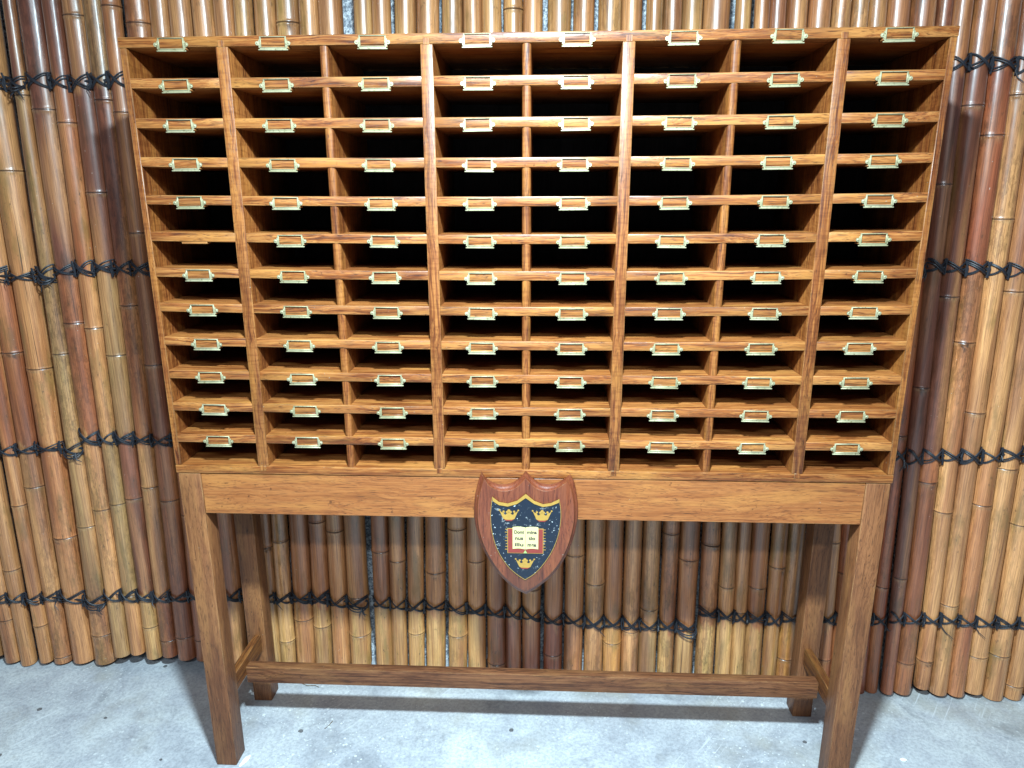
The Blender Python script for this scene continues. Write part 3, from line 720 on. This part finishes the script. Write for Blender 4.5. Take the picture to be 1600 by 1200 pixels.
PAGE = col_simple('cream_page_paint', lin((188, 176, 122)), 0.5, 0, 0.05, 90)
INK = col_simple('dark_ink', lin((52, 46, 44)), 0.5, 0, 0.05, 90)
SHP = smooth_poly(SHIELD, {0, 4, 8, 15}, 3)
bm = B(); prism(bm, SHP, -.0236, -.0205, .0006, 1)
shd = finish('painted_shield', bm, shield_mat(), plq)
bm = B(); loft(bm, [(GOLD, -.0230), (GOLD, -.0252), (lerp_poly(GOLD, (.75, -.895), .995), -.0256)])
finish('gilt_edge', bm, GOLDM, shd)
bm = B()     # thin worn gilt line down both sides
side = SHP[24:] + SHP[:1]
def ribbon(bm, pts, w, y0, y1):
    for a, b in zip(pts, pts[1:]):
        d = (Vector(b) - Vector(a)).normalized(); n = Vector((-d.y, d.x)) * w / 2; e = d * w * .2
        P = [Vector(a) - e + n, Vector(b) + e + n, Vector(b) + e - n, Vector(a) - e - n]
        prism(bm, [(q.x, q.y) for q in P], y0, y1)
ribbon(bm, SHP[24:46], .0009, -.0240, -.0230); ribbon(bm, SHP[45:] + SHP[:1], .0009, -.0241, -.0230)
finish('gilt_line', bm, GOLDM, shd)
def crown(cx_, cz_, s, sz):
    """open crown: curved band, five points, the middle one a fleuron"""
    pts = [(-.0105, 0.0078), (-.0062, -.0048), (-.003, -.0062), (.003, -.0062), (.0062, -.0048), (.0105, .0078), (.0076, .0042), (.0060, .0052), (.0050, .0012),
           (.0034, .0010), (.0012, .0046), (-.0012, .0046), (-.0034, .0010), (-.0050, .0012), (-.0060, .0052), (-.0076, .0042)]
    bm = B(); prism(bm, [(cx_ + x * s, cz_ + z * sz) for x, z in pts], -.0245, -.0234)
    for x, z, r in ((0, .0072, .0018), (-.0020, .0052, .0014), (.0020, .0052, .0014), (-.0058, .0058, .0013), (.0058, .0058, .0013), (-.0104, .0078, .0010), (.0104, .0078, .0010)):
        prism(bm, [(cx_ + (x + r * math.cos(a * math.pi / 5)) * s, cz_ + (z + r * math.sin(a * math.pi / 5)) * sz) for a in range(10)], -.0248 - r * .1, -.0235)
    c = finish('crown', bm, GOLDM, shd)
    bm = B(); prism(bm, [(cx_ + x * s, cz_ + z * sz) for x, z in ((-.0056, -.0052), (-.0030, -.0078), (.0030, -.0078), (.0056, -.0052), (.0030, -.0063), (-.0030, -.0063))], -.0249, -.0236)
    bm2 = bm; finish('crown_lining', bm2, REDM, shd)
crown(.7147, -.9285, 1.9, 1.55); crown(.7842, -.9290, 1.9, 1.55); crown(.7485, -1.0400, 1.9, 1.45)
bx0, bx1, bz1, bz0 = .7114, .7874, -.9575, -1.0150
bm = B(); prism(bm, [(bx0, bz0), (bx1, bz0), (bx1, bz1), (bx0, bz1)], -.0246, -.0234)
for q in range(8):                                       # seal ribbons at the fore edges
    z = bz0 + .008 + q * .0066
    for x0, x1 in ((bx0 - .0052 + (q % 3) * .0008, bx0), (bx1, bx1 + .0052 - (q % 3) * .0008)): box(bm, x0, x1, -.0242, -.0235, z, z + .0011, 0)
finish('book_edge', bm, GOLDM, shd)
bm = B(); prism(bm, [(bx0 + .0012, bz0 + .0012), (bx1 - .0012, bz0 + .0012), (bx1 - .0012, bz1 - .0012), (bx0 + .0012, bz1 - .0012)], -.0250, -.0240)
finish('book_cover', bm, REDM, shd)
mx = .7492; px0, px1, pz1, pz0 = .7225, .7766, -.9545, -1.0045
def page(x0, x1, flip):
    n = 8; top = []; bot = []
    for a in range(n + 1):
        t = a / n; x = x0 + (x1 - x0) * t; u = 1 - t if flip else t
        dz = .0016 * math.sin(u * math.pi * .9) - .0012 * u * u
        top.append((x, pz1 + dz)); bot.append((x, pz0 + dz))
    return top + bot[::-1]
bm = B(); prism(bm, page(px0, mx - .0003, False), -.0258, -.0246); prism(bm, page(mx + .0003, px1, True), -.0258, -.0246)
finish('open_pages', bm, PAGE, shd)
bm = B(); prism(bm, [(mx - .004, bz0 + .001), (mx + .004, bz0 + .001), (mx, bz0 + .008)], -.0262, -.0248)
finish('book_seal', bm, col_simple('green_gilt', lin((140, 160, 96)), .5), shd)
bm = B()
for (txt, cx_, cz_, w) in (('Domi', .7362, -.9655, .0205), ('nus', .7362, -.9795, .0170), ('illu', .7362, -.9945, .0185), ('mina', .7632, -.9655, .0205), ('tio', .7632, -.9795, .0140), ('mea', .7632, -.9945, .0185)):
    cu = bpy.data.curves.new('t', 'FONT'); cu.body = txt; cu.size = 1; cu.extrude = .02; cu.offset = .032; cu.align_x = 'CENTER'; cu.align_y = 'CENTER'
    to = bpy.data.objects.new('t', cu); COL.objects.link(to)
    dg = bpy.context.evaluated_depsgraph_get(); dg.update()
    me = bpy.data.meshes.new_from_object(to.evaluated_get(dg)); xs = [v.co.x for v in me.vertices]; zs2 = [v.co.y for v in me.vertices]
    kx = w / (max(xs) - min(xs)); kz = .0112 if txt in ('nus', 'mea') else .0104; xm = (max(xs) + min(xs)) / 2
    for v in me.vertices: v.co = Vector((cx_ + (v.co.x - xm) * kx, -.0260 - v.co.z * .01, cz_ + v.co.y * kz))
    bm.from_mesh(me); bpy.data.objects.remove(to); bpy.data.meshes.remove(me); bpy.data.curves.remove(cu)
finish('lettering', bm, INK, shd)

# ------------------------------------------------------------------ small debris on the floor
WHITE = col_simple('white_paint_chip', lin((224, 228, 226)), .6, 0, .05, 60)
STRAW = col_simple('dry_fibre', lin((92, 74, 52)), .7, 0, .1, 90)
bm = B(); blob(bm, (.066, .014, ZF + .0020), (.0065, .019, .0022), 1)
for v in bm.verts: v.co.x += (v.co.y - .014) * .28
o = finish('paint_chip', bm, WHITE, origin=(.066, .014, ZF)); tag(o, 'white paint chip lying against the foot of the left front leg', 'paint chip', 'paint chips on the floor')
bm = B(); blob(bm, (1.667, .086, ZF + .002), (.008, .006, .002), 4)
o = finish('paint_chip', bm, WHITE, origin=(1.667, .086, ZF)); tag(o, 'small white paint chip on the floor right of the right front leg', 'paint chip', 'paint chips on the floor')
bm = B(); blob(bm, (-.005, .247, ZF + .005), (.012, .007, .005), 7)
o = finish('pebble', bm, WHITE, origin=(-.005, .247, ZF)); tag(o, 'rounded white pebble beside the left rear leg of the stand', 'pebble')
def straw(pts, lab):
    bm = B(); tube(bm, [(x, y, ZF + .0016) for x, y in pts], .0009, 5)
    o = finish('straw', bm, STRAW, origin=(pts[0][0], pts[0][1], ZF)); tag(o, lab, 'straw', 'straws on the floor')
straw([(.105, .300), (.128, .289), (.150, .291), (.163, .284)], 'thin dry straw on the floor just behind the left end of the stretcher')
straw([(.228, .128), (.236, .142), (.240, .156)], 'short dry straw on the floor in front of the stretcher, near its left end')

# lift everything so that the floor is at height zero, drop helper properties
for o in list(S.objects):
    if '_base' in o: del o['_base']
    if o.parent is None and o.type in ('MESH', 'EMPTY'): o.location.z += GROUND
